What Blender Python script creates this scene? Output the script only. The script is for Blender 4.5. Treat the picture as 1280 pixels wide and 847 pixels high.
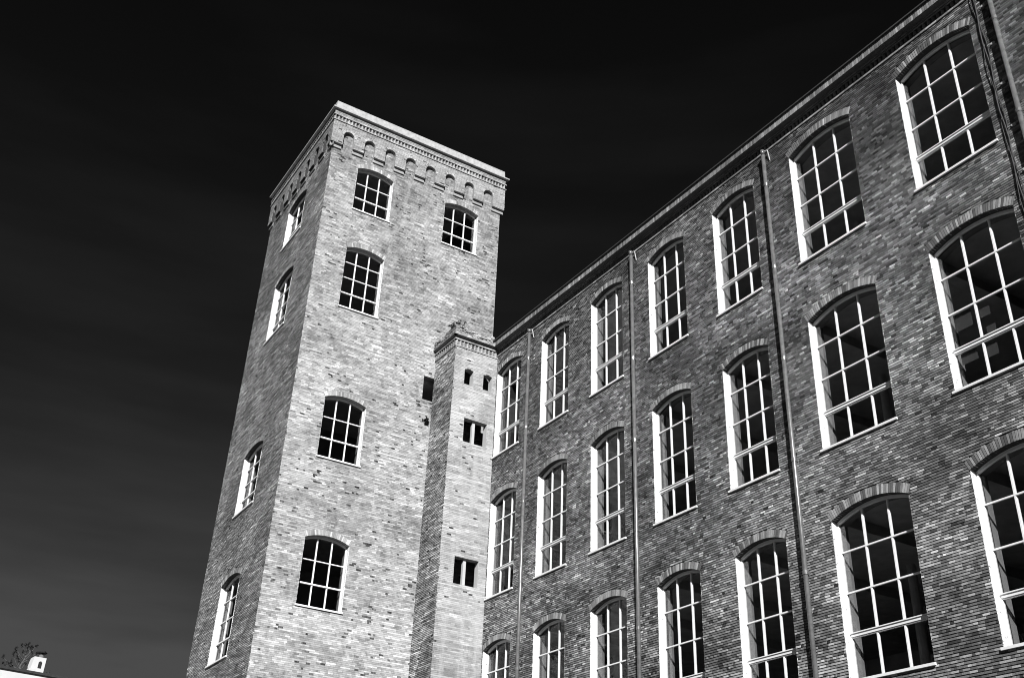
import bpy, math, random
import numpy as np
from mathutils import Matrix, Vector

random.seed(7)
rng = np.random.default_rng(7)
scene = bpy.context.scene
for _o in list(bpy.data.objects):
    bpy.data.objects.remove(_o)
COL = scene.collection

# ------------------------------------------------------------------ camera
F_PX = 1323.77
YAW, PITCH, ROLL = 2.60725559, 0.52554772, 0.04597462
CAM = Vector((14.05, -20.0, -1.493))
d_ = Vector((math.cos(PITCH) * math.cos(YAW), math.cos(PITCH) * math.sin(YAW), math.sin(PITCH)))
r_ = Vector((math.sin(YAW), -math.cos(YAW), 0))
u_ = r_.cross(d_)
right = math.cos(ROLL) * r_ + math.sin(ROLL) * u_
up = -math.sin(ROLL) * r_ + math.cos(ROLL) * u_
cam_data = bpy.data.cameras.new('camera')
cam_data.sensor_width = 36.0
cam_data.sensor_fit = 'HORIZONTAL'
cam_data.lens = F_PX / 1280 * 36.0
cam_data.clip_start = 0.1
cam_data.clip_end = 5000
cam = bpy.data.objects.new('camera', cam_data)
COL.objects.link(cam)
cam.matrix_world = Matrix(((right.x, up.x, -d_.x, CAM.x), (right.y, up.y, -d_.y, CAM.y),
                           (right.z, up.z, -d_.z, CAM.z), (0, 0, 0, 1)))
scene.camera = cam

# ------------------------------------------------------------------ sky, sun, exposure
SUN = Vector((1.75, -1.0, 1.2)).normalized()          # direction towards the sun
world = bpy.data.worlds.new('World')
scene.world = world
world.use_nodes = True
wn, wl = world.node_tree.nodes, world.node_tree.links
wn.clear()
sky = wn.new('ShaderNodeTexSky')
sky.sky_type = 'NISHITA'
sky.sun_disc = False
sky.sun_elevation = math.asin(SUN.z)
sky.sun_rotation = math.atan2(SUN.x, SUN.y)
sky.air_density = 1.0
sky.dust_density = 0.6
sky.ozone_density = 2.0
# black and white film behind a red filter: the sky is seen through its red channel only
sep = wn.new('ShaderNodeSeparateColor')
wl.new(sky.outputs[0], sep.inputs[0])
powr = wn.new('ShaderNodeMath'); powr.operation = 'POWER'; powr.inputs[1].default_value = 2.0
wl.new(sep.outputs[0], powr.inputs[0])
# thin cirrus
tc = wn.new('ShaderNodeTexCoord')
mp = wn.new('ShaderNodeMapping'); mp.inputs['Scale'].default_value = (1.2, 1.2, 7.0)
mp.inputs['Rotation'].default_value = (0.12, 0.0, 0.0)
wl.new(tc.outputs['Generated'], mp.inputs[0])
cn = wn.new('ShaderNodeTexNoise'); cn.inputs['Scale'].default_value = 1.6; cn.inputs['Detail'].default_value = 5
wl.new(mp.outputs[0], cn.inputs[0])
cr = wn.new('ShaderNodeMapRange')
cr.inputs[1].default_value = 0.48; cr.inputs[2].default_value = 0.75
cr.inputs[3].default_value = 1.0; cr.inputs[4].default_value = 1.75
wl.new(cn.outputs[0], cr.inputs[0])
flt = wn.new('ShaderNodeMath'); flt.operation = 'MULTIPLY'; flt.inputs[1].default_value = 0.048
wl.new(powr.outputs[0], flt.inputs[0])
mulc = wn.new('ShaderNodeMath'); mulc.operation = 'MULTIPLY'
wl.new(flt.outputs[0], mulc.inputs[0]); wl.new(cr.outputs[0], mulc.inputs[1])
lim = wn.new('ShaderNodeMath'); lim.operation = 'MINIMUM'; lim.inputs[1].default_value = 0.46
wl.new(mulc.outputs[0], lim.inputs[0])
bg = wn.new('ShaderNodeBackground'); bg.inputs['Strength'].default_value = 0.10
wl.new(lim.outputs[0], bg.inputs['Color'])
wo = wn.new('ShaderNodeOutputWorld')
wl.new(bg.outputs[0], wo.inputs[0])

sun_data = bpy.data.lights.new('sun', 'SUN')
sun_data.energy = 4.6
sun_data.angle = math.radians(0.5)
sun_data.color = (1.0, 1.0, 1.0)                      # the photograph is black and white
sun = bpy.data.objects.new('sun', sun_data)
sun.rotation_euler = SUN.to_track_quat('Z', 'Y').to_euler()
COL.objects.link(sun)

scene.view_settings.view_transform = 'Standard'
scene.view_settings.look = 'None'
scene.view_settings.exposure = 0.6
scene.view_settings.gamma = 1.0
scene.view_settings.use_curve_mapping = False

# ------------------------------------------------------------------ materials
def new_mat(name):
    m = bpy.data.materials.new(name)
    m.use_nodes = True
    nt = m.node_tree
    b = nt.nodes['Principled BSDF']
    b.inputs['Roughness'].default_value = 0.85
    b.inputs['Specular IOR Level'].default_value = 0.2
    return m, nt, b

def math_node(nt, op, a, b=None):
    n = nt.nodes.new('ShaderNodeMath'); n.operation = op
    for i, v in enumerate((a, b)):
        if v is None: continue
        if isinstance(v, (int, float)): n.inputs[i].default_value = v
        else: nt.links.new(v, n.inputs[i])
    return n.outputs[0]

def noise(nt, vec, scale, detail=4, rough=0.55):
    n = nt.nodes.new('ShaderNodeTexNoise')
    n.inputs['Scale'].default_value = scale
    n.inputs['Detail'].default_value = detail
    n.inputs['Roughness'].default_value = rough
    nt.links.new(vec, n.inputs['Vector'])
    return n.outputs[0]

def remap(nt, v, a, b, c, d):
    n = nt.nodes.new('ShaderNodeMapRange')
    for i, k in enumerate((a, b, c, d)): n.inputs[i + 1].default_value = k
    nt.links.new(v, n.inputs[0])
    return n.outputs[0]

def grey(nt, v):
    n = nt.nodes.new('ShaderNodeCombineColor')
    for i in range(3): nt.links.new(v, n.inputs[i])
    return n.outputs[0]

def pos(nt, scale=(1, 1, 1)):
    g = nt.nodes.new('ShaderNodeNewGeometry')
    m = nt.nodes.new('ShaderNodeMapping')
    m.inputs['Scale'].default_value = scale
    nt.links.new(g.outputs['Position'], m.inputs[0])
    return m.outputs[0]

def add_bump(nt, b, h, strength, dist):
    n = nt.nodes.new('ShaderNodeBump')
    n.inputs['Strength'].default_value = strength
    n.inputs['Distance'].default_value = dist
    nt.links.new(h, n.inputs['Height'])
    nt.links.new(n.outputs[0], b.inputs['Normal'])

def brick_material(name, source, streak_sun=0.0, stain=0.35, zs=0.3):
    """source: 'attr' (per brick 'tone' attribute) or 'object' (object random)."""
    m, nt, b = new_mat(name)
    if source == 'attr':
        a = nt.nodes.new('ShaderNodeAttribute'); a.attribute_name = 'tone'
        base = a.outputs['Fac']
    else:
        o = nt.nodes.new('ShaderNodeObjectInfo')
        base = remap(nt, math_node(nt, 'POWER', o.outputs['Random'], 1.6), 0, 1, 0.10, 0.42)
    p = pos(nt)
    grain = remap(nt, noise(nt, p, 60, 3, 0.7), 0.25, 0.75, 0.62, 1.38)
    big = remap(nt, noise(nt, p, 0.55, 5, 0.6), 0.3, 0.7, 1 - stain, 1 + stain * 0.8)
    v = math_node(nt, 'MULTIPLY', math_node(nt, 'MULTIPLY', base, grain), big)
    if streak_sun > 0:  # pale mix: lime streaks and painted sunlight
        streak = noise(nt, pos(nt, (1.6, 1.6, zs)), 1.7, 6, 0.62)
        mask = remap(nt, streak, 0.47, 0.66, 0.0, streak_sun)
        mix = nt.nodes.new('ShaderNodeMix')
        nt.links.new(mask, mix.inputs[0]); nt.links.new(v, mix.inputs[2]); mix.inputs[3].default_value = 0.5
        v = mix.outputs[0]
    nt.links.new(grey(nt, v), b.inputs['Base Color'])
    add_bump(nt, b, noise(nt, p, 45, 4, 0.7), 0.7, 0.006)
    b.inputs['Roughness'].default_value = 0.9
    return m

def plain(name, val, rough=0.8, var=0.2, scale=8, bump=0.2, metal=0.0, chips=None):
    m, nt, b = new_mat(name)
    p = pos(nt)
    v = remap(nt, noise(nt, p, scale, 5, 0.6), 0.25, 0.75, val * (1 - var), val * (1 + var))
    if chips:
        c = remap(nt, noise(nt, pos(nt, (1, 1, 2.2)), chips, 5, 0.7), 0.355, 0.385, 0.25, 1.0)
        v = math_node(nt, 'MULTIPLY', v, c)
    nt.links.new(grey(nt, v), b.inputs['Base Color'])
    b.inputs['Roughness'].default_value = rough
    b.inputs['Metallic'].default_value = metal
    if bump: add_bump(nt, b, noise(nt, p, scale * 6, 4, 0.65), bump, 0.01)
    return m

M = {}
M['brick'] = brick_material('weathered brick', 'attr')
M['brick_single'] = brick_material('weathered single brick', 'object')
M['brick_sun_tone'] = brick_material('sun toned brick', 'attr', streak_sun=0.45, stain=0.24, zs=0.7)  # tower front paled, its sunlight put into the brick colour
M['brick_streaked_sun_tone'] = brick_material('lime streaked sun toned brick', 'attr', streak_sun=0.6, stain=0.2, zs=0.14)  # turret front: real lime streaks, with sunlight painted into the paleness
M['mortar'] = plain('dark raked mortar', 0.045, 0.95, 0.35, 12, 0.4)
M['mortar_pale'] = plain('sun toned flush mortar', 0.30, 0.95, 0.25, 9, 0.4)  # joints of the sunlit fronts, sunlight put into the colour
M['paint'] = plain('white window paint', 0.82, 0.5, 0.07, 14, 0.1)
M['reveal'] = plain('whitewashed reveal', 0.85, 0.75, 0.08, 9, 0.5, chips=7.0)
M['plaster'] = plain('grey interior plaster', 0.22, 0.9, 0.2, 5, 0.3)
M['interior'] = plain('interior plaster', 0.7, 0.95, 0.25, 2, 0.2)
M['floor'] = plain('interior floor', 0.45, 0.9, 0.25, 2, 0.2)
M['pipe'] = plain('dark grey painted pipe', 0.13, 0.27, 0.35, 7, 0.1)
M['pipe'].node_tree.nodes['Principled BSDF'].inputs['Specular IOR Level'].default_value = 1.0
M['slate'] = plain('dark slate', 0.05, 0.7, 0.3, 6, 0.3)
M['flashing'] = plain('pale zinc flashing', 0.42, 0.55, 0.3, 5, 0.5)
M['concrete'] = plain('pale render', 0.5, 0.9, 0.12, 3, 0.4)
M['houseroof'] = plain('roof tile', 0.04, 0.85, 0.3, 6, 0.3)
M['white'] = plain('white render', 0.60, 0.9, 0.06, 2, 0.2)
M['cable'] = plain('black cable', 0.03, 0.6, 0.2, 9, 0.0)
M['steel'] = plain('galvanised steel', 0.55, 0.4, 0.15, 20, 0.0, metal=0.3)
M['bark'] = plain('bark', 0.10, 0.9, 0.3, 14, 0.4)
M['bark2'] = plain('weathered clay', 0.16, 0.9, 0.3, 9, 0.3)
M['leaf'] = plain('leaf', 0.03, 0.7, 0.35, 9, 0.0)
M['ground'] = plain('asphalt yard', 0.045, 0.95, 0.25, 1.2, 0.3)
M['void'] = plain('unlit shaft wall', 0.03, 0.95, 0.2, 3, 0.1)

gm = bpy.data.materials.new('window glass'); gm.use_nodes = True
gt = gm.node_tree; gt.nodes.clear()
tr = gt.nodes.new('ShaderNodeBsdfTransparent'); tr.inputs[0].default_value = (0.86, 0.86, 0.86, 1)
gl = gt.nodes.new('ShaderNodeBsdfGlossy'); gl.inputs['Roughness'].default_value = 0.02
fr = gt.nodes.new('ShaderNodeFresnel'); fr.inputs[0].default_value = 1.45
gp = pos(gt)
gb = gt.nodes.new('ShaderNodeBump'); gb.inputs['Strength'].default_value = 0.15; gb.inputs['Distance'].default_value = 0.01
gt.links.new(noise(gt, gp, 2.5, 2), gb.inputs['Height']); gt.links.new(gb.outputs[0], gl.inputs['Normal'])
mx = gt.nodes.new('ShaderNodeMixShader'); go = gt.nodes.new('ShaderNodeOutputMaterial')
gt.links.new(math_node(gt, 'MULTIPLY', fr.outputs[0], 0.12), mx.inputs[0]); gt.links.new(tr.outputs[0], mx.inputs[1])
gt.links.new(gl.outputs[0], mx.inputs[2]); gt.links.new(mx.outputs[0], go.inputs[0])
M['glass'] = gm

# ------------------------------------------------------------------ helpers
class MB:
    """collects polygons, builds ONE mesh object"""
    def __init__(self): self.v = []; self.f = []
    def poly(self, pts):
        i = len(self.v); self.v += [tuple(p) for p in pts]; self.f.append(tuple(range(i, i + len(pts))))
    def hexa(self, a):           # 8 points: bottom ring 0-3, top ring 4-7
        i = len(self.v); self.v += [tuple(p) for p in a]
        for q in ((0, 3, 2, 1), (4, 5, 6, 7), (0, 1, 5, 4), (1, 2, 6, 5), (2, 3, 7, 6), (3, 0, 4, 7)):
            self.f.append(tuple(i + k for k in q))
    def box(self, x0, x1, y0, y1, z0, z1):
        self.hexa([(x0, y0, z0), (x1, y0, z0), (x1, y1, z0), (x0, y1, z0),
                   (x0, y0, z1), (x1, y0, z1), (x1, y1, z1), (x0, y1, z1)])
    def tube(self, p, q, r0, r1=None, n=10, caps=True):
        r1 = r0 if r1 is None else r1
        p, q = Vector(p), Vector(q); ax = (q - p).normalized()
        a = ax.orthogonal().normalized(); b = ax.cross(a)
        i = len(self.v)
        for c, r in ((p, r0), (q, r1)):
            for k in range(n):
                t = 2 * math.pi * k / n
                self.v.append(tuple(c + r * (math.cos(t) * a + math.sin(t) * b)))
        for k in range(n):
            self.f.append((i + k, i + (k + 1) % n, i + n + (k + 1) % n, i + n + k))
        if caps:
            self.f.append(tuple(i + k for k in reversed(range(n))))
            self.f.append(tuple(i + n + k for k in range(n)))
    def mesh(self, name, mat):
        me = bpy.data.meshes.new(name); me.from_pydata(self.v, [], self.f); me.update()
        me.materials.append(mat); return me
    def build(self, name, mat, parent=None, smooth=False):
        me = self.mesh(name, mat)
        if smooth: me.shade_smooth()
        return link(name, me, parent)

def link(name, data, parent=None, loc=None):
    o = bpy.data.objects.new(name, data); COL.objects.link(o)
    if parent is not None: o.parent = parent
    if loc is not None: o.location = loc
    return o

def thing(name, label, cat, loc=(0, 0, 0), group=None):
    o = link(name, None, None, loc); tag(o, label, cat, group); return o

def tag(o, label, cat, group=None):
    o['label'] = label; o['category'] = cat
    if group: o['group'] = group

def copy_tree(o, parent=None):
    c = o.copy(); COL.objects.link(c); c.parent = parent
    for ch in o.children: copy_tree(ch, c)
    return c

# a wall face: u runs along the wall, z up, w goes INTO the wall (negative w stands proud)
class Face:
    def __init__(self, kind, c):
        self.kind, self.c = kind, c      # 'x': plane y=c, u=x, inward=+y ; 'y': plane x=c, u=y, inward=-x
        self.rot = 0.0 if kind == 'x' else math.pi / 2
    def P(self, u, w, z):
        return (u, self.c + w, z) if self.kind == 'x' else (self.c - w, u, z)
    def arr(self, A):                    # (...,3) of u,w,z -> xyz
        out = np.empty_like(A)
        if self.kind == 'x':
            out[..., 0] = A[..., 0]; out[..., 1] = self.c + A[..., 1]
        else:
            out[..., 0] = self.c - A[..., 1]; out[..., 1] = A[..., 0]
        out[..., 2] = A[..., 2]
        return out

class Opening:
    def __init__(self, u0, u1, z0, z1, rise=0.0, ring=0.0):
        self.u0, self.u1, self.z0, self.z1, self.rise, self.ring = u0, u1, z0, z1, rise, ring
        self.c = (u0 + u1) / 2; self.h = (u1 - u0) / 2
        if rise > 0:
            self.R = (self.h ** 2 + rise ** 2) / (2 * rise)
            self.zc = z1 + rise - self.R
            self.half = math.asin(min(1, self.h / self.R))
            if rise > self.h: self.half = math.pi - self.half
    def top(self, u):
        if self.rise <= 0: return self.z1
        return self.zc + math.sqrt(max(0, self.R ** 2 - (u - self.c) ** 2))
    def span(self, z0, z1, gap=0.008):
        """u interval kept free of bricks for the course z0..z1"""
        zm = (z0 + z1) / 2
        lo = hi = None
        if z1 > self.z0 and zm < self.z1 + (0 if self.rise > 0 else 0):
            if z0 < self.z1 and z1 > self.z0 + 0.01: lo, hi = self.u0, self.u1
        if self.rise > 0 and zm > self.z1 - 0.06:
            R2 = self.R + self.ring + gap
            s = R2 ** 2 - (zm - self.zc) ** 2
            if s > 0:
                # the ring ends on the skewback line through the springing
                e = math.sqrt(s)
                lim = abs(zm - self.zc) * math.tan(self.half) if self.half < 1.4 else 1e9
                lim = max(lim, self.h if zm < self.z1 else 0) + gap
                e = min(e, lim) if self.half < 1.4 else min(e, self.h + self.ring)
                lo = self.c - e if lo is None else min(lo, self.c - e)
                hi = self.c + e if hi is None else max(hi, self.c + e)
        return None if lo is None else (lo, hi)

def wall_sheet(face, u0, u1, z0, z1, ops, w0, w1, name, mat, parent, nseg=14, ends=True):
    """solid wall from depth w0 (outside) to w1 (inside) with the openings cut out"""
    cuts = {round(u0, 5), round(u1, 5)}
    for o in ops:
        n = nseg if o.rise > 0 else 1
        for k in range(n + 1):
            t = -math.cos(math.pi * k / n) if o.rise > 0 else -1 + 2 * k / n
            u = o.c + o.h * t
            if u0 < u < u1: cuts.add(round(u, 5))
    cuts = sorted(cuts)
    b = MB()
    for a, c in zip(cuts[:-1], cuts[1:]):
        if c - a < 1e-4: continue
        m = (a + c) / 2
        hit = sorted([o for o in ops if o.u0 < m < o.u1], key=lambda o: o.z0)
        lo = (z0, z0)
        segs = []
        for o in hit:
            if o.z0 > lo[0] + 1e-4: segs.append((lo, (o.z0, o.z0)))
            lo = (o.top(a), o.top(c))
        segs.append((lo, (z1, z1)))
        for (la, lc), (ta, tc) in segs:
            P = face.P
            b.poly([P(a, w0, la), P(c, w0, lc), P(c, w0, tc), P(a, w0, ta)])
            b.poly([P(a, w1, la), P(a, w1, ta), P(c, w1, tc), P(c, w1, lc)])
            b.poly([P(a, w0, la), P(a, w1, la), P(c, w1, lc), P(c, w0, lc)])
            b.poly([P(a, w0, ta), P(c, w0, tc), P(c, w1, tc), P(a, w1, ta)])
    P = face.P
    for o in ops:
        for u in (o.u0, o.u1):
            zb = max(o.z0, z0)
            b.poly([P(u, w0, zb), P(u, w1, zb), P(u, w1, o.z1), P(u, w0, o.z1)])
    if ends:
        for u in (u0, u1):
            b.poly([P(u, w0, z0), P(u, w1, z0), P(u, w1, z1), P(u, w0, z1)])
    return b.build(name, mat, parent)

CH, BL, JT = 0.068, 0.184, 0.0220        # course height, brick pitch, joint

def lay(u0, u1, z0, z1, ops, ch=CH, bl=BL, jt=JT):
    """list of bricks (ua, ub, za, zb)"""
    out = []
    n = int(round((z1 - z0) / ch))
    ch = (z1 - z0) / n
    for k in range(n):
        za = z0 + k * ch; zb = za + ch
        head = (k % 6 == 5)
        pitch = bl / 2 if head else bl
        start = u0 - (pitch * 0.5 if k % 2 else 0.0) - random.uniform(0, 1.0) * pitch
        bl_sp = [s for s in (o.span(za, zb) for o in ops) if s]
        u = start
        while u < u1:
            e = u + pitch * (0.52 if not head and random.random() < 0.10 else 1) + random.uniform(-0.02, 0.02)
            a, c = max(u, u0), min(e, u1)
            u = e
            parts = [(a, c)]
            for s in bl_sp:
                nxt = []
                for (p, q) in parts:
                    if s[0] >= q or s[1] <= p: nxt.append((p, q)); continue
                    if s[0] > p: nxt.append((p, s[0] + jt / 2))
                    if s[1] < q: nxt.append((s[1] - jt / 2, q))
                parts = nxt
            for (p, q) in parts:
                if q - p > 0.035:
                    pj = min(0.0032, jt * 0.2)
                    out.append((p + pj, q - pj, za + jt / 2, zb - jt / 2))
    return np.array(out)

def vnoise(u, z, s, seed):
    """smooth value noise for patches of differently fired bricks"""
    r = np.random.default_rng(seed).random((64, 64))
    x, y = u / s, z / s
    i, j = np.floor(x).astype(int), np.floor(y).astype(int)
    fx, fy = x - i, y - j
    fx = fx * fx * (3 - 2 * fx); fy = fy * fy * (3 - 2 * fy)
    g = lambda a, b: r[a % 64, b % 64]
    return (g(i, j) * (1 - fx) + g(i + 1, j) * fx) * (1 - fy) + (g(i, j + 1) * (1 - fx) + g(i + 1, j + 1) * fx) * fy

def tones(B, mean, spread, dark, seed, patch=0.18, run=0.45, top=None):
    n = len(B)
    u, z = (B[:, 0] + B[:, 1]) / 2, B[:, 2]
    pt = (vnoise(u, z * 1.6, 2.3, seed) - 0.5) * 2 * patch + (vnoise(u, z * 2, 0.6, seed + 1) - 0.5) * patch
    e = rng.normal(0, 1, n); a = np.empty(n); a[0] = e[0]; kq = math.sqrt(1 - run * run)
    for i in range(1, n): a[i] = run * a[i - 1] + kq * e[i]        # bricks of one batch laid side by side
    t = mean * (1 + pt) * np.exp(spread * a)
    if top:                                                        # darker towards the top of the wall
        f = np.clip((z - top[0]) / (top[1] - top[0]), 0, 1)
        t = t * (1 - top[2] * f * (0.6 + 0.8 * vnoise(u, z, 3.1, seed + 5)))
    near = vnoise(u, z * 1.3, 1.1, seed + 2)
    t = np.where(rng.random(n) < dark * (0.3 + 3.0 * near ** 3), rng.uniform(0.02, 0.07, n), t)
    return np.clip(t, 0.03, 0.72)

def brick_mesh(name, face, B, tone, mat, parent, depth=0.03, proud=0.006, tilt=0.004, w=0.0):
    """all bricks of a face as one mesh, each brick five real faces with its own tilt"""
    n = len(B)
    W = w - rng.uniform(-proud * 0.4, proud, n)
    A = np.empty((n, 8, 3))
    us, zs = (0, 1, 1, 0), (2, 2, 3, 3)
    tu, tz = rng.normal(0, tilt, n), rng.normal(0, tilt, n)
    for k in range(4):
        j = rng.uniform(-0.0011, 0.0011, (n, 2))
        A[:, k, 0] = B[:, us[k]] + j[:, 0]
        A[:, k, 2] = B[:, zs[k]] + j[:, 1]
        A[:, k, 1] = W + (tu if us[k] else -tu) * 0.7 + (tz if zs[k] == 3 else -tz) * 0.35
        A[:, k + 4, 0] = B[:, us[k]]; A[:, k + 4, 2] = B[:, zs[k]]
        A[:, k + 4, 1] = w + depth
    V = face.arr(A).reshape(-1, 3)
    q = np.array([(0, 1, 2, 3), (0, 4, 5, 1), (1, 5, 6, 2), (2, 6, 7, 3), (3, 7, 4, 0)])
    Fc = (q[None] + (np.arange(n) * 8)[:, None, None]).reshape(-1)
    me = bpy.data.meshes.new(name)
    me.vertices.add(n * 8); me.vertices.foreach_set('co', V.astype(np.float32).ravel())
    me.loops.add(len(Fc)); me.loops.foreach_set('vertex_index', Fc.astype(np.int32))
    me.polygons.add(n * 5)
    me.polygons.foreach_set('loop_start', np.arange(0, n * 20, 4, dtype=np.int32))
    me.polygons.foreach_set('loop_total', np.full(n * 5, 4, dtype=np.int32))
    at = me.attributes.new('tone', 'FLOAT', 'FACE')
    at.data.foreach_set('value', np.repeat(tone, 5).astype(np.float32))
    me.update(calc_edges=True); me.validate(); me.shade_flat()
    me.materials.append(mat)
    o = link(name, me, parent); o['kind'] = 'stuff'
    return o

class Bricks:
    """odd bricks (voussoirs, cornice courses) gathered as hexahedra with a tone each"""
    def __init__(self, face): self.face = face; self.b = MB(); self.t = []
    def hexa(self, pts, tone): self.b.hexa([self.face.P(*p) for p in pts]); self.t += [tone] * 6
    def box(self, u0, u1, w0, w1, z0, z1, tone):
        self.hexa([(u0, w0, z0), (u1, w0, z0), (u1, w1, z0), (u0, w1, z0),
                   (u0, w0, z1), (u1, w0, z1), (u1, w1, z1), (u0, w1, z1)], tone)
    def build(self, name, mat, parent, stuff=True):
        o = self.b.build(name, mat, parent)
        at = o.data.attributes.new('tone', 'FLOAT', 'FACE')
        at.data.foreach_set('value', np.array(self.t, dtype=np.float32))
        if stuff: o['kind'] = 'stuff'
        return o
    def row(self, u0, u1, w0, w1, z0, z1, pitch, mean, jt=0.009, back=None, spread=0.22):
        n = max(1, int(round((u1 - u0) / pitch))); p = (u1 - u0) / n
        for k in range(n):
            a = u0 + k * p
            j = random.uniform(-0.003, 0.003)
            self.box(a + jt / 2, a + p - jt / 2, w0 + j, w1, z0 + jt / 3, z1 - jt / 3,
                     min(0.7, mean * math.exp(random.gauss(0, spread))))
        if back is not None: self.box(u0, u1, w0 + 0.012, w1, z0 + 0.002, z1 - 0.002, back)
    def dogtooth(self, u0, u1, w0, depth, z0, z1, pitch, mean):
        """bricks set diagonally, corner outwards"""
        n = int(round((u1 - u0) / pitch)); p = (u1 - u0) / n
        P = self.face.P
        for k in range(n):
            a = u0 + k * p; t = mean * math.exp(random.gauss(0, 0.15))
            A, B, C = (a + 0.028, w0 + depth), (a + p / 2, w0), (a + p - 0.028, w0 + depth)
            lo = [P(x, w, z0) for x, w in (A, B, C)]; hi = [P(x, w, z1) for x, w in (A, B, C)]
            self.b.poly([lo[0], lo[1], hi[1], hi[0]]); self.b.poly([lo[1], lo[2], hi[2], hi[1]])
            self.b.poly(lo); self.b.poly(hi); self.t += [t] * 4

def voussoirs(face, o, mean, single, parent, name='window_arch', pitch=0.069, w=-0.004, depth=0.13, mat='brick'):
    """radial bricks over an opening; returns the arch part"""
    R0, R1 = o.R, o.R + o.ring
    n = max(5, int(round(2 * o.half * (R0 + 0.02) / pitch)))
    st = 2 * o.half / n
    g = 0.009 if mat == 'brick' else 0.003
    bk = Bricks(face)
    items = []
    for k in range(n):
        a0 = -o.half + k * st; a1 = a0 + st
        pts = []
        jz = random.uniform(-0.006, 0.006); ww = w + random.uniform(-0.004, 0.004)
        for (wz) in (ww, w + depth):
            for (a, r, s) in ((a0, R0, 1), (a1, R0, -1), (a1, R1 + jz, -1), (a0, R1 + jz, 1)):
                pts.append((o.c + r * math.sin(a) + s * g, wz, o.zc + r * math.cos(a)))
        items.append(([pts[i] for i in (0, 1, 5, 4, 3, 2, 6, 7)], min(0.7, mean * math.exp(random.gauss(0, 0.32)))))
    # mortar bed behind the voussoirs carries the name of the arch
    m = MB(); N = 14
    for k in range(N):
        a0 = -o.half + 2 * o.half * k / N; a1 = -o.half + 2 * o.half * (k + 1) / N
        q = []
        for wz in (w + 0.013, w + depth - 0.005):
            for a, r in ((a0, R0 + 0.004), (a1, R0 + 0.004), (a1, R1), (a0, R1)):
                q.append(face.P(o.c + r * math.sin(a), wz, o.zc + r * math.cos(a)))
        m.hexa([q[i] for i in (0, 1, 5, 4, 3, 2, 6, 7)])
    arch = m.build(name, M['mortar'] if mat == 'brick' else M['mortar_pale'], parent)
    if single:
        for pts, t in items:
            c = Vector(face.P(*np.mean(np.array(pts), axis=0)))
            b = MB(); b.hexa([tuple(Vector(face.P(*p)) - c) for p in pts])
            b.build('voussoir', M['brick_single'], arch).location = c
    else:
        for pts, t in items: bk.hexa(pts, t)
        bk.build('voussoirs', M[mat], arch)
    return arch

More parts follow.
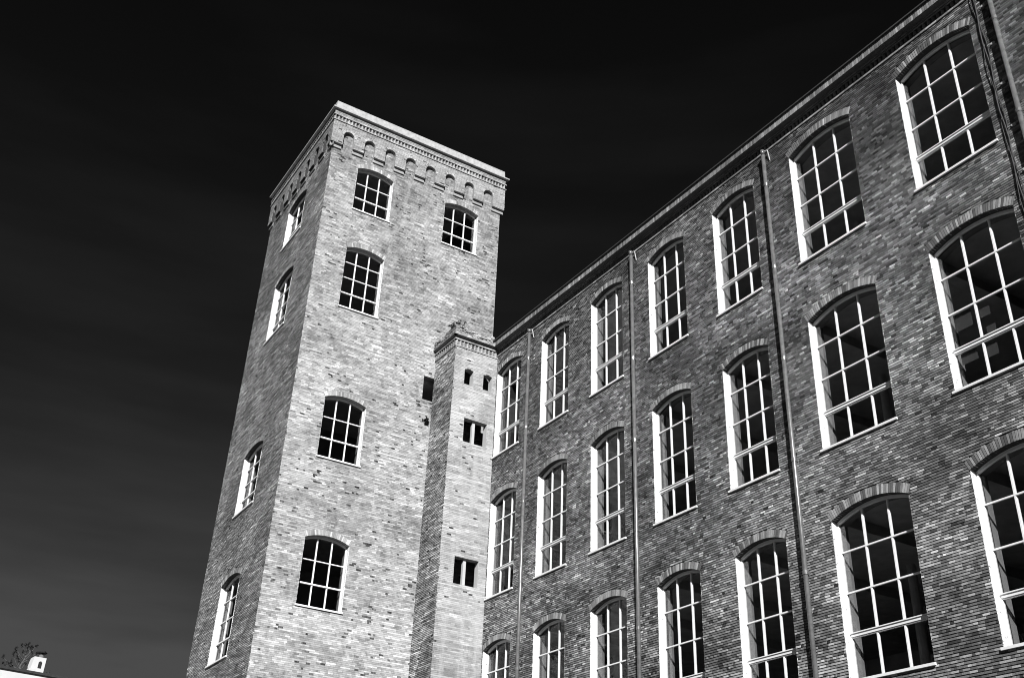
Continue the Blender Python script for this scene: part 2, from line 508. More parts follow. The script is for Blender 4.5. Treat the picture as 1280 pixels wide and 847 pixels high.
# ------------------------------------------------------------------ windows
def make_window(w, h, rise, rows, depth=0.20, inner=0.60, tk=1.0):
    """origin at the middle of the sill, X along the wall, Y into the wall"""
    o = Opening(-w / 2, w / 2, 0, h, rise)
    fw, f0, f1 = 0.055, depth, depth + 0.08
    N = 14
    us = [-w / 2 + w * (0.5 - 0.5 * math.cos(math.pi * k / N)) for k in range(N + 1)]
    b = MB()
    b.box(-w / 2, -w / 2 + fw, f0, f1, 0, h); b.box(w / 2 - fw, w / 2, f0, f1, 0, h)
    b.box(-w / 2 + fw, w / 2 - fw, f0, f1, 0, 0.075)
    for a, c in zip(us[:-1], us[1:]):
        ta, tc = o.top(a), o.top(c); t = 0.075
        b.hexa([(a, f0, ta - t), (c, f0, tc - t), (c, f1, tc - t), (a, f1, ta - t),
                (a, f0, ta), (c, f0, tc), (c, f1, tc), (a, f1, ta)])
    root = b.build('window', M['paint'])
    bw = 0.021
    vb = [-w / 6 + 0.005, w / 6 - 0.005]
    for u in vb:
        b = MB()
        t = o.top(u) - 0.07
        b.hexa([(u - bw, f0 + 0.012, 0.07), (u + bw, f0 + 0.012, 0.07), (u + bw * 1.4, f1 - 0.012, 0.07), (u - bw * 1.4, f1 - 0.012, 0.07),
                (u - bw, f0 + 0.012, t), (u + bw, f0 + 0.012, t), (u + bw * 1.4, f1 - 0.012, t), (u - bw * 1.4, f1 - 0.012, t)])
        b.build('glazing_bar', M['paint'], root)
    if rows == 4: hz = [0.275 * h, 0.275 * h + 0.262 * h, 0.275 * h + 0.524 * h]
    else: hz = [0.345 * h, 0.70 * h]
    for k, z in enumerate(hz):
        b = MB()
        if k == 0:
            b.box(-w / 2 + fw, w / 2 - fw, f0 - 0.012, f1 - 0.01, z - 0.035 * tk, z + 0.035 * tk)
            if tk > 0.9:
                b.box(-w / 2 + fw, w / 2 - fw, f0 - 0.035, f1 - 0.02, z + 0.037, z + 0.062)
                b.box(-w / 2 + fw, w / 2 - fw, f0 + 0.008, f1 - 0.012, z - 0.062, z - 0.037)
            b.build('transom', M['paint'], root)
        else:
            b.box(-w / 2 + fw, w / 2 - fw, f0 + 0.008, f1 - 0.014, z - 0.019, z + 0.019)
            b.build('glazing_bar', M['paint'], root)
    ub = [-w / 2 + fw] + vb + [w / 2 - fw]
    zb = [0.07] + hz + [None]
    g0, g1 = depth + 0.045, depth + 0.049
    for i in range(3):
        for k in range(rows):
            a, c = ub[i], ub[i + 1]
            lo = zb[k]
            if k < rows - 1: b = MB(); b.box(a, c, g0, g1, lo, zb[k + 1])
            else:
                b = MB(); S = 4
                xs = [a + (c - a) * t / S for t in range(S + 1)]
                for p, q in zip(xs[:-1], xs[1:]):
                    tp, tq = o.top(p) - 0.04, o.top(q) - 0.04
                    b.poly([(p, g0, lo), (q, g0, lo), (q, g0, tq), (p, g0, tp)])
                    b.poly([(p, g1, lo), (p, g1, tp), (q, g1, tq), (q, g1, lo)])
            b.build('pane', M['glass'], root)
    b = MB(); b.box(-w / 2 - 0.03, w / 2 + 0.03, -0.055, f0 + 0.02, -0.062, -0.002)
    b.build('sill', M['paint'], root)
    t = 0.014
    for s in (-1, 1):
        b = MB(); ua = s * w / 2; ub2 = s * (w / 2 - t); lo, hi = min(ua, ub2), max(ua, ub2)
        n = int(h / CH)
        # the whitewash follows the brick ends: courses slightly in and out, shadowed joints
        for k in range(n):
            e = random.uniform(0.000, 0.007); y0 = 0.008 + random.uniform(0, 0.012)
            l2, h2 = (lo, hi + e * 0.6) if s < 0 else (lo - e * 0.6, hi)
            b.box(l2, h2, y0, f0, k * CH + 0.002, (k + 1) * CH - 0.003)
        b.box(lo + 0.004 * (s > 0), hi - 0.004 * (s < 0), 0.025, f0, 0, h)
        b.build('reveal', M['reveal'], root)
    b = MB()                                     # plastered inner reveal, jambs and arch
    for s in (-1, 1):
        ua = s * w / 2; lo, hi = min(ua, ua + s * 0.03), max(ua, ua + s * 0.03)
        b.box(lo, hi, f1 + 0.002, inner, -0.02, h)
    for a, c in zip(us[:-1], us[1:]):
        ta, tc = o.top(a), o.top(c)
        b.hexa([(a, f1 + 0.002, ta), (c, f1 + 0.002, tc), (c, inner, tc), (a, inner, ta),
                (a, f1 + 0.002, ta + 0.03), (c, f1 + 0.002, tc + 0.03), (c, inner, tc + 0.03), (a, inner, ta + 0.03)])
    b.box(-w / 2, w / 2, f1 + 0.002, inner, -0.05, -0.003)
    b.build('inner_reveal', M['plaster'], root)
    return root

def place(proto, face, u, z, parent, used=set()):
    o = proto if proto.name not in used else copy_tree(proto)
    used.add(proto.name); used.add(o.name)
    o.parent = parent; o.location = face.P(u, 0, z); o.rotation_euler = (0, 0, face.rot)
    return o

# ------------------------------------------------------------------ ground
GZ = -3.1
b = MB(); b.poly([(-1500, -1500, GZ), (1500, -1500, GZ), (1500, 1500, GZ), (-1500, 1500, GZ)])
g = b.build('ground', M['ground']); g['kind'] = 'structure'

# ------------------------------------------------------------------ the mill
mill = thing('mill_building', 'long brick mill on the right with three rows of tall arched white framed windows', 'building', (-5, 0, GZ))
def under(o, root):           # keep world coordinates while parenting to an Empty that is not at the origin
    o.parent = root; o.matrix_parent_inverse = Matrix.Translation(-root.location); return o
FM = Face('x', 0.0)
XW, XE = -20.93, 9.0
Ls = [-20.858, -17.374, -13.957, -10.491, -7.06, -3.52, 0.612]
Ws = [1.975, 1.97, 1.975, 1.97, 1.975, 2.44, 2.43]
SILL = [4.35, 10.25, 16.15]
WH = 3.92
ops = []
for z in SILL:
    for l, w in zip(Ls, Ws):
        ops.append(Opening(l, l + w, z, z + WH, 0.27 if w > 2.2 else 0.235, 0.235 if w > 2.2 else 0.205))
ZT = 20.90
wall = under(wall_sheet(FM, XW, XE, GZ, 21.5, ops, 0.021, 0.40, 'facade_wall', M['mortar'], None), mill)
B = lay(XW, XE, 0.5, ZT, ops)
T = tones(B, 0.225, 0.48, 0.011, 11, 0.40, 0.12, (9, 21, 0.48))
# the 300 bricks that show largest become objects of their own
cx, cz = (B[:, 0] + B[:, 1]) / 2, (B[:, 2] + B[:, 3]) / 2
def px(u, z):
    q = np.stack([u - CAM.x, np.zeros_like(u) - CAM.y, z - CAM.z], -1)
    dd = q @ np.array(d_)
    return 640 + F_PX * (q @ np.array(right)) / dd, 423.5 - F_PX * (q @ np.array(up)) / dd
ax_, ay_ = px(B[:, 0], cz); bx_, by_ = px(B[:, 1], cz)
size = np.hypot(ax_ - bx_, ay_ - by_)
vis = (ax_ > 4) & (bx_ < 1276) & (ay_ < 843) & (ay_ > 4)
size = np.where(vis, size, 0)
big = np.argsort(-size)[:300]
keep = np.ones(len(B), bool); keep[big] = False
brick_mesh('bricks', FM, B[keep], T[keep], M['brick'], wall, depth=0.03)
variants = []
for k in range(8):
    mb_ = MB(); j = lambda s: random.uniform(-s, s)
    L, H = 0.5, 0.0232
    fy = [j(0.003) for _ in range(4)]
    mb_.hexa([(-L, fy[0], -H), (L, fy[1], -H), (L, 0.03, -H), (-L, 0.03, -H),
              (-L + j(0.01), fy[2], H + j(0.002)), (L + j(0.01), fy[3], H + j(0.002)), (L, 0.03, H), (-L, 0.03, H)])
    variants.append(mb_.mesh('brick', M['brick_single']))
for i in big:
    a, c, z0, z1 = B[i]
    o = link('brick', variants[random.randrange(8)], wall, ((a + c) / 2, random.uniform(-0.004, 0.001), (z0 + z1) / 2))
    o.scale = (c - a, 1, 1)

order = sorted(range(len(ops)), key=lambda i: (ops[i].c - CAM.x) ** 2 + 400 + (ops[i].z1 - CAM.z) ** 2)
near = set(order[:8])
for i, o in enumerate(ops):
    a = under(voussoirs(FM, o, 0.23, i in near, None), mill)
wide = make_window(2.435, WH, 0.27, 4)
narrow = make_window(1.973, WH, 0.235, 4)
for z in SILL:
    for l, w in zip(Ls, Ws):
        under(place(wide if w > 2.2 else narrow, FM, l + w / 2, z, None), mill)

# cornice of the mill
c = Bricks(FM)
mt = 0.20
c.row(XW, XE, -0.035, 0.03, 20.905, 20.972, BL, mt * 1.15)
c.row(XW, XE, -0.004, 0.03, 20.972, 21.03, BL, mt)
c.dogtooth(XW, XE, -0.06, 0.075, 21.03, 21.16, 0.155, mt)
c.row(XW, XE, -0.05, 0.03, 21.16, 21.215, BL, mt, back=0.1)
c.row(XW, XE, -0.09, 0.03, 21.215, 21.27, BL, mt, back=0.1)
c.row(XW, XE, -0.285, 0.03, 21.27, 21.515, 0.076, mt * 1.1, jt=0.014, back=0.10, spread=0.3)
under(c.build('cornice', M['brick'], None), mill)
b = MB(); b.box(XW, XE, -0.34, 0.6, 21.52, 21.565); under(b.build('eaves_slab', M['slate'], None), mill)

# floors, beams, back and end walls, roof of the mill
for z in (2.9, 8.95, 14.85):
    b = MB(); b.box(XW + 0.3, XE - 0.4, 0.45, 13.6, z, z + 0.28)
    under(b.build('floor_slab', M['floor'], None), mill)
    b = MB(); b.box(XW + 0.3, XE - 0.4, 0.45, 13.6, z - 0.012, z - 0.002)
    under(b.build('ceiling', M['interior'], None), mill)
    for x in [l + 1.0 for l in Ls[::2]]:
        b = MB(); b.tube((x + 1.2, 4.6, z + 0.285), (x + 1.2, 4.6, z + 5.55), 0.13, n=12)
        under(b.build('cast_iron_column', M['interior'], None), mill)
    for x in [l - 0.75 for l in Ls] + [4.4]:
        if x < XW + 0.4: continue
        b = MB(); b.box(x - 0.15, x + 0.15, 0.45, 13.6, z - 0.32, z - 0.014)
        under(b.build('ceiling_beam', M['interior'], None), mill)
b = MB(); b.box(XW + 0.3, XE - 0.4, 0.45, 13.6, 21.0, 21.25); under(b.build('ceiling', M['interior'], None), mill)
b = MB(); b.box(XW, XE, 13.6, 14.0, GZ, 21.5); under(b.build('rear_wall', M['interior'], None), mill)
b = MB(); b.box(XE - 0.4, XE, 0.402, 13.6, GZ, 21.5); under(b.build('end_wall', M['interior'], None), mill)
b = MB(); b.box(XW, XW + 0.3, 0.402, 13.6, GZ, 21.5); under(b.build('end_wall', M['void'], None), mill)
b = MB(); zr = 21.57
b.hexa([(XW, 0.0, zr), (XE, 0.0, zr), (XE, 14.3, zr), (XW, 14.3, zr),
        (XW, 7.0, zr + 1.6), (XE, 7.0, zr + 1.6), (XE, 7.2, zr + 1.6), (XW, 7.2, zr + 1.6)])
under(b.build('roof', M['slate'], None), mill)

# downpipes
for x, ztop in ((-4.42, 20.86), (-11.27, 20.88), (-18.14, 20.88), (3.80, 20.88)):
    b = MB(); y = -0.13; r = 0.062; x += 0.01
    b.tube((x, y, GZ + 0.1), (x, y, ztop - 0.12), r, n=16)
    b.tube((x, y, ztop - 0.12), (x + 0.02, y - 0.05, ztop + 0.05), r * 1.0, n=16)
    p = under(b.build('downpipe', M['pipe'], None, smooth=True), mill)
    for z in np.arange(0.6, ztop - 0.5, 3.1):
        z = float(z) + 0.35
        b = MB(); b.tube((x, y, z - 0.05), (x, y, z + 0.05), r + 0.013, n=16)
        b.box(x - 0.02, x + 0.02, y + r, 0.01, z - 0.02, z + 0.02)
        b.box(x + r, x + r + 0.022, y - 0.01, y + 0.01, z - 0.014, z + 0.014)
        b.build('pipe_bracket', M['pipe'], p)
    b = MB()                                      # stay hook beside the outlet
    b.tube((x + 0.02, y, ztop + 0.02), (x + 0.17, y + 0.03, ztop - 0.02), 0.022, n=8)
    b.tube((x + 0.17, y + 0.03, ztop - 0.02), (x + 0.15, -0.01, ztop - 0.36), 0.02, n=8)
    b.build('pipe_hook', M['steel'], p)

# ------------------------------------------------------------------ the tower
tower = thing('brick_tower', 'tall square brick tower with arched corbel table and pale coping', 'tower', (-26.6, -3.7, GZ))
XT, YL, YR, XK = -22.726, -8.244, 0.735, -30.54
FT, FL = Face('y', XT), Face('x', YL)
WT, TZ = 'brick_sun_tone', 30.12
tops = [Opening(-6.873, -5.038, 27.15, 29.43, 0.2, 0.21), Opening(-2.308, -0.454, 27.15, 29.43, 0.2, 0.21),
        Opening(-6.873, -5.038, 22.02, 25.01, 0.2, 0.21), Opening(-6.873, -5.038, 15.10, 17.68, 0.2, 0.21),
        Opening(-6.873, -5.038, 9.22, 11.77, 0.2, 0.21)]
holes = [Opening(-2.57, -1.75, 18.86, 19.98), Opening(-2.36, -2.12, 17.68, 17.92)]
lops = [Opening(-27.83, -25.48, z0, z1, 0.24, 0.21) for z0, z1 in ((27.17, 29.40), (22.02, 25.02), (13.71, 16.35), (7.64, 10.74))]
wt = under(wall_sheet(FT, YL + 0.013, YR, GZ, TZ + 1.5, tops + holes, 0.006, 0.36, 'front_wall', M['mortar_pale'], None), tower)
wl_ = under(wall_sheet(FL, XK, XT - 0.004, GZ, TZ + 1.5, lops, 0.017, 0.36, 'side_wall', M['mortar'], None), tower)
B = lay(YL, YR, 0.5, 31.3, tops + holes, jt=0.007)
brick_mesh('bricks', FT, B, tones(B, 0.345, 0.28, 0.034, 21, 0.24, 0.35, (18, 31, 0.36)), M[WT], wt, depth=0.02, proud=0.002, tilt=0.0012)  # same brick as the side, toned lighter to paint in sunlight
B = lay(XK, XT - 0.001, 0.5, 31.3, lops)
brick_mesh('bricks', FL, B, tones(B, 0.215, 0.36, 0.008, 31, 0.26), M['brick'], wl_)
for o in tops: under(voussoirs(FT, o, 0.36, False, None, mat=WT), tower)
for o in lops: under(voussoirs(FL, o, 0.23, False, None), tower)
protos = {}
for face, lst in ((FT, tops), (FL, lops)):
    for o in lst:
        h = o.z1 - o.z0; k = (round(h, 1), round(o.h, 2))
        if k not in protos:
            protos[k] = make_window(2 * o.h, h, o.rise, 3 if h < 2.45 or (face is FT and h < 2.9) else 4, depth=0.21, inner=0.6, tk=0.8)
        under(place(protos[k], face, o.c, o.z0, None), tower)

# corbel table, both faces
PR = 0.150                       # how far the upper wall stands proud
def corbel_table(face, ua, ub, centres, mat, mean, mort, pale):
    z0, z1 = 30.26, 31.52
    so = [Opening(c_ - 0.265, c_ + 0.265, z0 - 1, 30.84, 0.262, 0.115) for c_ in centres]
    w = wall_sheet(face, ua + (0.013 if face is FL else 0.005), ub - 0.008, z0, z1, so, -PR + 0.008 if pale else -PR + 0.013, 0.0, 'corbel_wall', M[mort], None, nseg=12)
    Bq = lay(ua, ub, z0, z1, so, jt=0.009)
    brick_mesh('bricks', face, Bq, tones(Bq, mean, 0.16, 0.01, 41, 0.15), M[mat], w, depth=0.012 if pale else 0.02, w=-PR)
    under(w, tower)
    for o in so:
        o.ring = 0.115
        under(voussoirs(face, o, mean * 0.95, False, None, name='niche_arch', pitch=0.06, w=-PR - 0.004, depth=0.10, mat=mat), tower)
    edges = [ua] + [v for o in so for v in (o.u0, o.u1)] + [ub]
    for a, c_ in zip(edges[0::2], edges[1::2]):
        k = Bricks(face)
        a2, c2 = a + 0.006, c_ - 0.006
        k.box(a2, c2, -0.045, 0.0, 30.12, 30.258, mean)
        k.box(a2, c2, -0.060, 0.0, 30.055, 30.115, mean * 1.05)
        under(k.build('corbel', M[mat], None, stuff=False), tower)
cy = [-7.555 + 1.072 * i for i in range(8)]
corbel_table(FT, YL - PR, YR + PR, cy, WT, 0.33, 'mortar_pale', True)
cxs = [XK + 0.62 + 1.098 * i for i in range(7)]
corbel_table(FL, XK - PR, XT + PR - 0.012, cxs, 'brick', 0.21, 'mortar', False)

# tower cornice: string, dogtooth, string, dark courses, tip
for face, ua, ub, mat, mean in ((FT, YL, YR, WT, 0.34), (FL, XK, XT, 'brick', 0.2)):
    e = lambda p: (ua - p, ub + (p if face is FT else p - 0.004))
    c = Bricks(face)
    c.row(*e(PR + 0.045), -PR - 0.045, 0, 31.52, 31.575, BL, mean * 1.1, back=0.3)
    c.row(*e(PR - 0.03), -PR + 0.03, 0, 31.575, 31.80, BL, mean * 0.25, jt=0.0)  # backing course darkened to paint the shade between the teeth
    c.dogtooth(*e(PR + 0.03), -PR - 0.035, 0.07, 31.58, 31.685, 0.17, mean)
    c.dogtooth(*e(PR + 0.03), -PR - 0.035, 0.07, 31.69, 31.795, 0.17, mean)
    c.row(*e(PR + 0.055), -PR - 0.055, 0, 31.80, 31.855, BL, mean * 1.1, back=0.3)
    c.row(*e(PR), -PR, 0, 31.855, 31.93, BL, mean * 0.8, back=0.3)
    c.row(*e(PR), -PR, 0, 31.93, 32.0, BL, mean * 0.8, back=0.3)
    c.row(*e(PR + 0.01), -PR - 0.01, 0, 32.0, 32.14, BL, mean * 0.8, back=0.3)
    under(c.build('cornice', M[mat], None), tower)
# coping: pale flashing sloping back to an upright band, all round
b = MB()
def ringpts(p, z): return [(XK - p, YL - p, z), (XT + p, YL - p, z), (XT + p, YR + p, z), (XK - p, YR + p, z)]
lv = [ringpts(0.06, 32.142), ringpts(0.29, 32.145), ringpts(0.29, 32.21), ringpts(0.12, 32.34), ringpts(0.10, 32.70), ringpts(-0.25, 32.72)]
for lo, hi in zip(lv[:-1], lv[1:]):
    for k in range(4): b.poly([lo[k], lo[(k + 1) % 4], hi[(k + 1) % 4], hi[k]])
b.poly(lv[-1])
under(b.build('coping', M['flashing'], None), tower)
# other two sides and inside
for (x0, x1, y0, y1, nm) in ((XK, XT - 0.37, YR - 0.36, YR, 'side_wall'), (XK, XK + 0.36, YL + 0.37, YR - 0.365, 'rear_wall')):
    b = MB(); b.box(x0, x1, y0, y1, GZ, 32.13)
    under(b.build(nm, M['brick_single'], None), tower)
for z in (12.9, 19.8, 26.2, 31.4):
    b = MB(); b.box(XK + 0.4, XT - 0.4, YL + 0.4, YR - 0.4, z, z + 0.25)
    under(b.build('floor_slab', M['floor'], None), tower)

# ------------------------------------------------------------------ the stair turret
turret = thing('stair_turret', 'narrow brick stair turret in the corner between tower and mill', 'turret', (-21.8, -1.0, GZ))
XS, YS = -20.90, -2.079
FS, FSL = Face('y', XS), Face('x', YS)
sops = [Opening(-1.57, -1.13, 19.14, 19.80, 0.09, 0.0), Opening(-0.65, -0.21, 19.14, 19.80, 0.09, 0.0),
        Opening(-1.44, -0.33, 16.53, 17.58), Opening(-1.44, -0.35, 10.62, 11.68)]
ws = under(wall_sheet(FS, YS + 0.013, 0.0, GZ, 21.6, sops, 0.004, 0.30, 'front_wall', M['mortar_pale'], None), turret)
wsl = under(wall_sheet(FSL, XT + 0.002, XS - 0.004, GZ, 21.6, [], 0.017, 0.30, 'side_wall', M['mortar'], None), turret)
B = lay(YS, -0.002, 0.5, 20.80, sops, jt=0.007)
brick_mesh('bricks', FS, B, tones(B, 0.37, 0.2, 0.016, 51, 0.16, 0.6), M['brick_streaked_sun_tone'], ws, depth=0.02, proud=0.002, tilt=0.0012)  # base tone raised above the turret side to paint in sunlight
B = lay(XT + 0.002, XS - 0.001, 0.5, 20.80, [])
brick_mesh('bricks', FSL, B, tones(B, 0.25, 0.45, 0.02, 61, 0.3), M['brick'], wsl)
for o in sops:
    for s, u in ((1, o.u0), (-1, o.u1)):
        b = MB()
        lo, hi = min(u, u + s * 0.008), max(u, u + s * 0.008)
        b.hexa([FS.P(*p) for p in ((lo, 0.006, o.z0), (hi, 0.006, o.z0), (hi, 0.30, o.z0), (lo, 0.30, o.z0),
                                   (lo, 0.006, o.z1), (hi, 0.006, o.z1), (hi, 0.30, o.z1), (lo, 0.30, o.z1))])
        under(b.build('opening_lining', M['concrete'], None), turret)
    if o.h > 0.4:
        m = o.c - 0.02; b = MB()
        b.hexa([FS.P(*p) for p in ((m - 0.06, 0.12, o.z0), (m + 0.06, 0.12, o.z0), (m + 0.06, 0.26, o.z0), (m - 0.06, 0.26, o.z0),
                                   (m - 0.06, 0.12, o.z1), (m + 0.06, 0.12, o.z1), (m + 0.06, 0.26, o.z1), (m - 0.06, 0.26, o.z1))])
        under(b.build('opening_post', M['concrete'], None), turret)
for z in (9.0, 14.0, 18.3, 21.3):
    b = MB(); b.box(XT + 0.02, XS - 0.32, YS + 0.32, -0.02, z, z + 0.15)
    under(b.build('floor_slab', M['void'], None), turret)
# cornice of the turret
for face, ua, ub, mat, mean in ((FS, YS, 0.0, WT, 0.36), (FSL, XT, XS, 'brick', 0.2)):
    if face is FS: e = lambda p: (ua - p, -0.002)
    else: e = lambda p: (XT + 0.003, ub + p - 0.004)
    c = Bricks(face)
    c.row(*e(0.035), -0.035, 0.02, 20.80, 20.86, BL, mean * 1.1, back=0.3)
    c.row(*e(0.0), -0.004, 0.02, 20.86, 21.10, BL, mean * 0.3, jt=0)  # dark backing paints the shade behind the turret dogtooth
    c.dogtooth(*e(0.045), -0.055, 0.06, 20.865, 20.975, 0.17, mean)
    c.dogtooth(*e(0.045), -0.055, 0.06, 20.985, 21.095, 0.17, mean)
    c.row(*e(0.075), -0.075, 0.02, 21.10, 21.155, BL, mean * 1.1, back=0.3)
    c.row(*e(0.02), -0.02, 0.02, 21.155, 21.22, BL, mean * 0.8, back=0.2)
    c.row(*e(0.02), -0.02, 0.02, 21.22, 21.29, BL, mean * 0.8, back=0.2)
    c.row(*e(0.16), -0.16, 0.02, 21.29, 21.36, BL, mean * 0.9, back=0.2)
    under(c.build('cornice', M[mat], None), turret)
    # broken parapet: courses that lose bricks towards the top
    c = Bricks(face)
    lo, hi = e(0.10)
    for k in range(6):
        za = 21.36 + 0.068 * k; u = lo
        while u < hi - 0.05:
            p = random.choice((0.1, 0.19, 0.19)); q = min(u + p, hi)
            if random.random() > (0.0, 0.04, 0.10, 0.22, 0.4, 0.62)[k]:
                c.box(u + 0.005, q - 0.005, -0.12 + random.uniform(-0.02, 0.03), 0.2, za + 0.004, za + 0.062,
                      min(0.65, mean * math.exp(random.gauss(0, 0.45))))
            u = q
    c.box(lo + 0.02, hi - 0.01, -0.075, 0.18, 21.36, 21.62, mean * 0.7)
    under(c.build('broken_parapet', M[mat], None), turret)

# ------------------------------------------------------------------ cables on the mill wall
b = MB()
def strand(pts, r):
    for p, q in zip(pts[:-1], pts[1:]): b.tube(p, q, r, n=6)
for k, (dx, r) in enumerate(((0.0, 0.02), (0.045, 0.014), (-0.04, 0.012))):
    pts = [(3.33 + dx + 0.03 * math.sin(i * 1.3 + k * 2) , -0.04 - 0.012 * math.sin(i * 0.9 + k), 20.9 - i * 0.45) for i in range(38)]
    strand(pts, r)
cab = b.build('cable', M['cable']); tag(cab, 'dark wiggly cable bundle clipped to the wall beside the rightmost downpipe', 'cable')
for i in range(12):
    b = MB(); z = 20.3 - i * 1.35
    b.box(3.50, 3.60, -0.05, -0.006, z - 0.03, z + 0.03); b.box(3.40, 3.50, -0.065, -0.052, z - 0.008, z + 0.008)
    b.build('cable_clip', M['steel'], cab)

# ------------------------------------------------------------------ papers behind the glass of the rightmost window
pap = thing('window_papers', 'pale paper sheets stuck inside the lower panes of the rightmost middle row window', 'papers', (1.3, 0.30, 10.9))
M['paper'] = plain('yellowed paper', 0.075, 0.9, 0.2, 3, 0.0)
for (xa, xb, za, zb) in ((0.76, 1.24, 11.88, 12.38), (1.45, 1.73, 11.94, 12.17), (1.55, 1.79, 11.48, 11.66), (0.76, 1.20, 10.98, 11.27), (1.44, 1.73, 10.88, 11.20)):
    b = MB(); b.box(xa, xb, 0.295, 0.299, za, zb); under(b.build('paper_sheet', M['paper'], None), pap)

# ------------------------------------------------------------------ weeds on the brickwork
def weed(name, label, at, size, n, seed, droop=0.3):
    rnd = random.Random(seed); root = thing(name, label, 'plant', at)
    s = MB(); lf = MB()
    for i in range(n):
        a = rnd.uniform(0, 6.28); l = size * rnd.uniform(0.5, 1.0)
        p = Vector((0, 0, -0.02)); dv = Vector((math.cos(a) * 0.6, math.sin(a) * 0.6, rnd.uniform(0.3, 1.0))).normalized()
        for k in range(5):
            q = p + dv * l / 5; s.tube(p, q, 0.008, 0.006, n=4)
            for _ in range(3):
                c_ = q + Vector([rnd.uniform(-.05, .05) for _ in range(3)])
                v1 = Vector([rnd.uniform(-1, 1) for _ in range(3)]).normalized() * rnd.uniform(0.03, 0.07)
                v2 = Vector([rnd.uniform(-1, 1) for _ in range(3)]).normalized() * 0.03
                lf.poly([c_ - v1, c_ + v2, c_ + v1, c_ - v2])
            dv = (dv + Vector((0, 0, -droop * rnd.random()))).normalized(); p = q
    s.build('stem', M['bark'], root); o = lf.build('leaves', M['leaf'], root); o['kind'] = 'stuff'
    return root
weed('weed', 'dark weed sprouting from the broken corner of the stair turret top', (XS - 0.12, YS + 0.02, 21.72), 0.42, 14, 3)
weed('weed', 'small dark weed growing from a hole in the tower wall beside the stair turret', (XT + 0.03, -2.3, 17.9), 0.26, 9, 5, 0.6)
weed('weed', 'tiny tuft growing at the mill cornice end of the turret parapet', (XS - 0.1, -0.25, 21.68), 0.16, 5, 9)

# ------------------------------------------------------------------ far white house with its roof planting
HZ = 60 * 0.19098 + CAM.z
p0 = Vector((-45.58, -13.38, 0)); hd = Vector((-0.30, 2.25, 0)).normalized(); hn = Vector((-hd.y, hd.x, 0)) * -1
if hn.x < 0: hn = -hn
hx = -hn                                          # into the house
house = thing('white_house', 'distant white rendered house peeping in at the bottom left corner', 'house', (p0.x, p0.y, GZ))
ang = math.atan2(hd.y, hd.x)
house.rotation_euler = (0, 0, ang)                # local x along the wall, local -y outwards or inwards
sgn = 1 if Vector((-math.sin(ang), math.cos(ang), 0)).dot(hx) > 0 else -1
def HY(a, c_): return (a, c_) if sgn > 0 else (-c_, -a)
H = HZ - GZ
b = MB(); y0, y1 = HY(0, 9); b.box(-14, 9, y0, y1, 0, H - 0.12); b.build('wall', M['white'], house)
b = MB(); y0, y1 = HY(-0.10, 9.1); b.box(-14.1, 9.1, y0, y1, H - 0.119, H); b.build('roof_edge', M['houseroof'], house)
for fx in (-11, -7, -3, 3, 6.5):
    for fz in (2.0, 5.2, 8.4):
        b = MB(); y0, y1 = HY(-0.03, 0.05); b.box(fx, fx + 1.1, y0, y1, fz, fz + 1.5); wd = b.build('window', M['paint'], house)
        b = MB(); y0, y1 = HY(-0.045, -0.032); b.box(fx + 0.08, fx + 1.02, y0, y1, fz + 0.08, fz + 1.42); b.build('pane', M['glass'], wd)
# chimney with an arched dark flue opening and a pot with a flat cowl
cxh, cw = 1.70, 0.32
b = MB(); y0, y1 = HY(0.30, 0.95)
b.hexa([(cxh - cw * 1.15, y0, H), (cxh + cw, y0, H), (cxh + cw, y1, H), (cxh - cw * 1.15, y1, H),
        (cxh - cw * 0.88, y0, H + 0.8), (cxh + cw, y0, H + 0.8), (cxh + cw, y1, H + 0.8), (cxh - cw * 0.88, y1, H + 0.8)])
ch = b.build('chimney', M['white'], house)
b = MB(); y0, y1 = HY(0.285, 0.33); b.box(cxh - 0.02, cxh + 0.15, y0, y1, H + 0.26, H + 0.56)
y0, y1 = HY(0.287, 0.33); b.box(cxh + 0.015, cxh + 0.115, y0, y1, H + 0.561, H + 0.60); b.build('flue_opening', M['void'], ch)
b = MB(); y0, y1 = HY(0.1, 0.3); b.box(cxh - 0.46, cxh - 0.2, y0, y1, H, H + 0.16); b.build('chimney_step', M['white'], ch)
yc = HY(0.6, 0.6)[0]
b = MB(); b.tube((cxh + 0.12, yc, H + 0.82), (cxh + 0.12, yc, H + 1.03), 0.13, 0.12, n=12); b.build('chimney_pot', M['bark2'], ch)
b = MB(); b.tube((cxh + 0.1, yc, H + 1.06), (cxh + 0.1, yc, H + 1.11), 0.25, 0.27, n=12)
b.tube((cxh + 0.1, yc, H + 1.11), (cxh + 0.06, yc, H + 1.2), 0.2, 0.05, n=10); b.build('chimney_cowl', M['void'], ch)

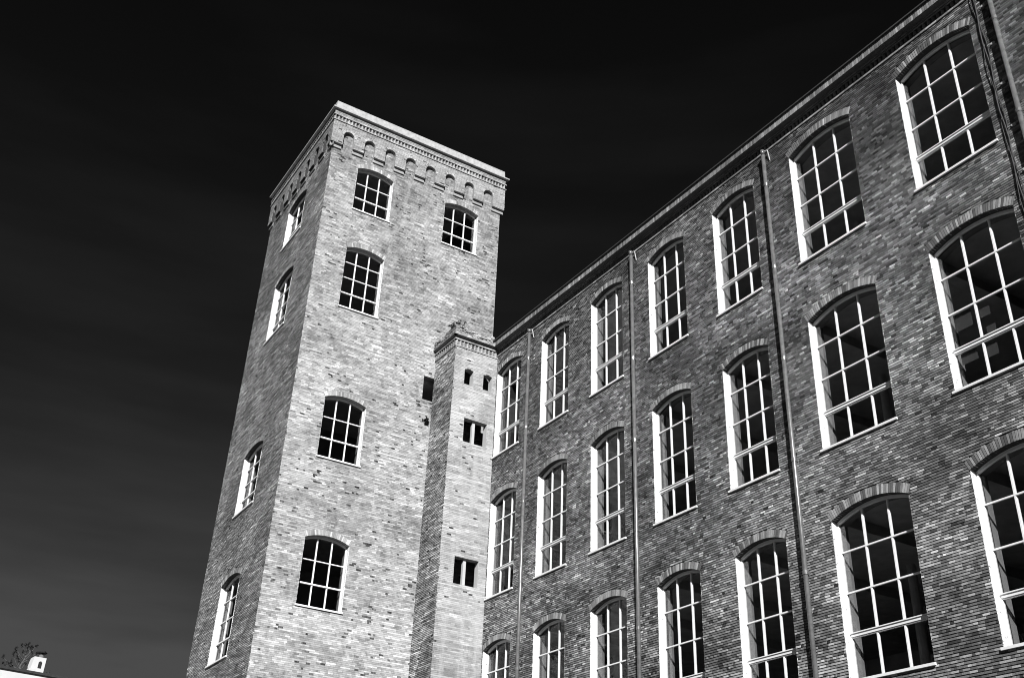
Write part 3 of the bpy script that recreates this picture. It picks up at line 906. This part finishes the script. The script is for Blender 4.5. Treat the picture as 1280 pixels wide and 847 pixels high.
def tuft(mb_, c_, r, n, rnd):
    for _ in range(n):
        dv = Vector([rnd.gauss(0, 1) for _ in range(3)]).normalized()
        p = c_ + dv * r * rnd.uniform(0.1, 0.6); t = dv.cross(Vector((0.3, 0.2, 1))).normalized() * r * 0.17
        q = p + dv * r * rnd.uniform(0.3, 0.6)
        mb_.poly([p - t, p + t, q + t * 0.3, q - t * 0.3])
def roof_tree(name, label, cat, x, yoff, tips, tuftr, seed, thick=0.05):
    """tips: (sideways, height) of the leaf tufts in metres from the foot of the stem"""
    rnd = random.Random(seed)
    root = thing(name, label, cat, Vector((p0.x, p0.y, GZ)) + hd * x + hx * yoff + Vector((0, 0, H)))
    t = MB(); lf = MB(); top = max(h for _, h in tips)
    trunk = []
    for k in range(7):
        f = k / 6
        trunk.append(hd * (0.16 * top * f * f + 0.02 * math.sin(k * 2.1)) + Vector((0, 0, top * 0.66 * f)))
    for k, (p, q) in enumerate(zip(trunk[:-1], trunk[1:])):
        t.tube(p, q, thick * (1 - k * 0.11), thick * (1 - (k + 1) * 0.11), n=7)
    for (sx_, h) in tips:
        e = hd * sx_ + hx * rnd.uniform(-0.3, 0.3) + Vector((0, 0, h))
        start = min(trunk[1:], key=lambda p: abs(p.z - max(0.15 * top, h - abs(sx_) * 0.8 - 0.15)))
        mid = (start + e) / 2 + Vector((0, 0, -0.05 * top))
        t.tube(start, mid, thick * 0.45, thick * 0.34, n=5); t.tube(mid, e, thick * 0.34, thick * 0.2, n=5)
        for _ in range(2):
            tuft(lf, e + Vector([rnd.uniform(-.05, .05) for _ in range(3)]), tuftr * rnd.uniform(0.7, 1.25), 40, rnd)
    t.build('trunk', M['bark'], root); c_ = lf.build('crown', M['leaf'], root); c_['kind'] = 'stuff'
def from_px(lst, bx):
    out = []
    for px_, py_ in lst:
        yb = 832 + 0.175 * (px_ - 5); h = (yb - py_)
        out.append(((px_ - 0.18 * h - bx) / 25, h / 25))
    return out
roof_tree('small_tree', 'small spiky tufted tree rising behind the roof edge left of the white chimney', 'tree', 0.98, 0.9,
          from_px([(23, 806), (24.5, 810), (30, 803.5), (34, 803), (38, 802), (39, 806), (42, 805), (47.5, 804.5), (44, 807),
                   (38, 810), (32, 810), (42.5, 813), (20, 815), (29, 817), (27.5, 822), (50, 812), (36, 826), (21, 824)], 29.5), 0.115, 4)
roof_tree('shrub', 'low scraggly shrub behind the roof edge at the far left', 'shrub', 0.30, 0.9,
          from_px([(7, 819), (11, 815), (9, 825), (13, 823), (15, 826), (18, 822), (19, 828), (6, 828), (12, 829), (21, 829)], 12), 0.085, 8, 0.02)
roof_tree('shrub', 'tiny sprig just right of the white chimney on the distant roof', 'shrub', 2.3, 0.6,
          [(-0.05, 0.16), (0.08, 0.22), (0.16, 0.1)], 0.05, 12, 0.015)

# ------------------------------------------------------------------ render settings
scene.render.engine = 'CYCLES'
scene.cycles.max_bounces = 8
scene.cycles.transparent_max_bounces = 12
scene.cycles.diffuse_bounces = 1

scene.cycles.filter_width = 1.0
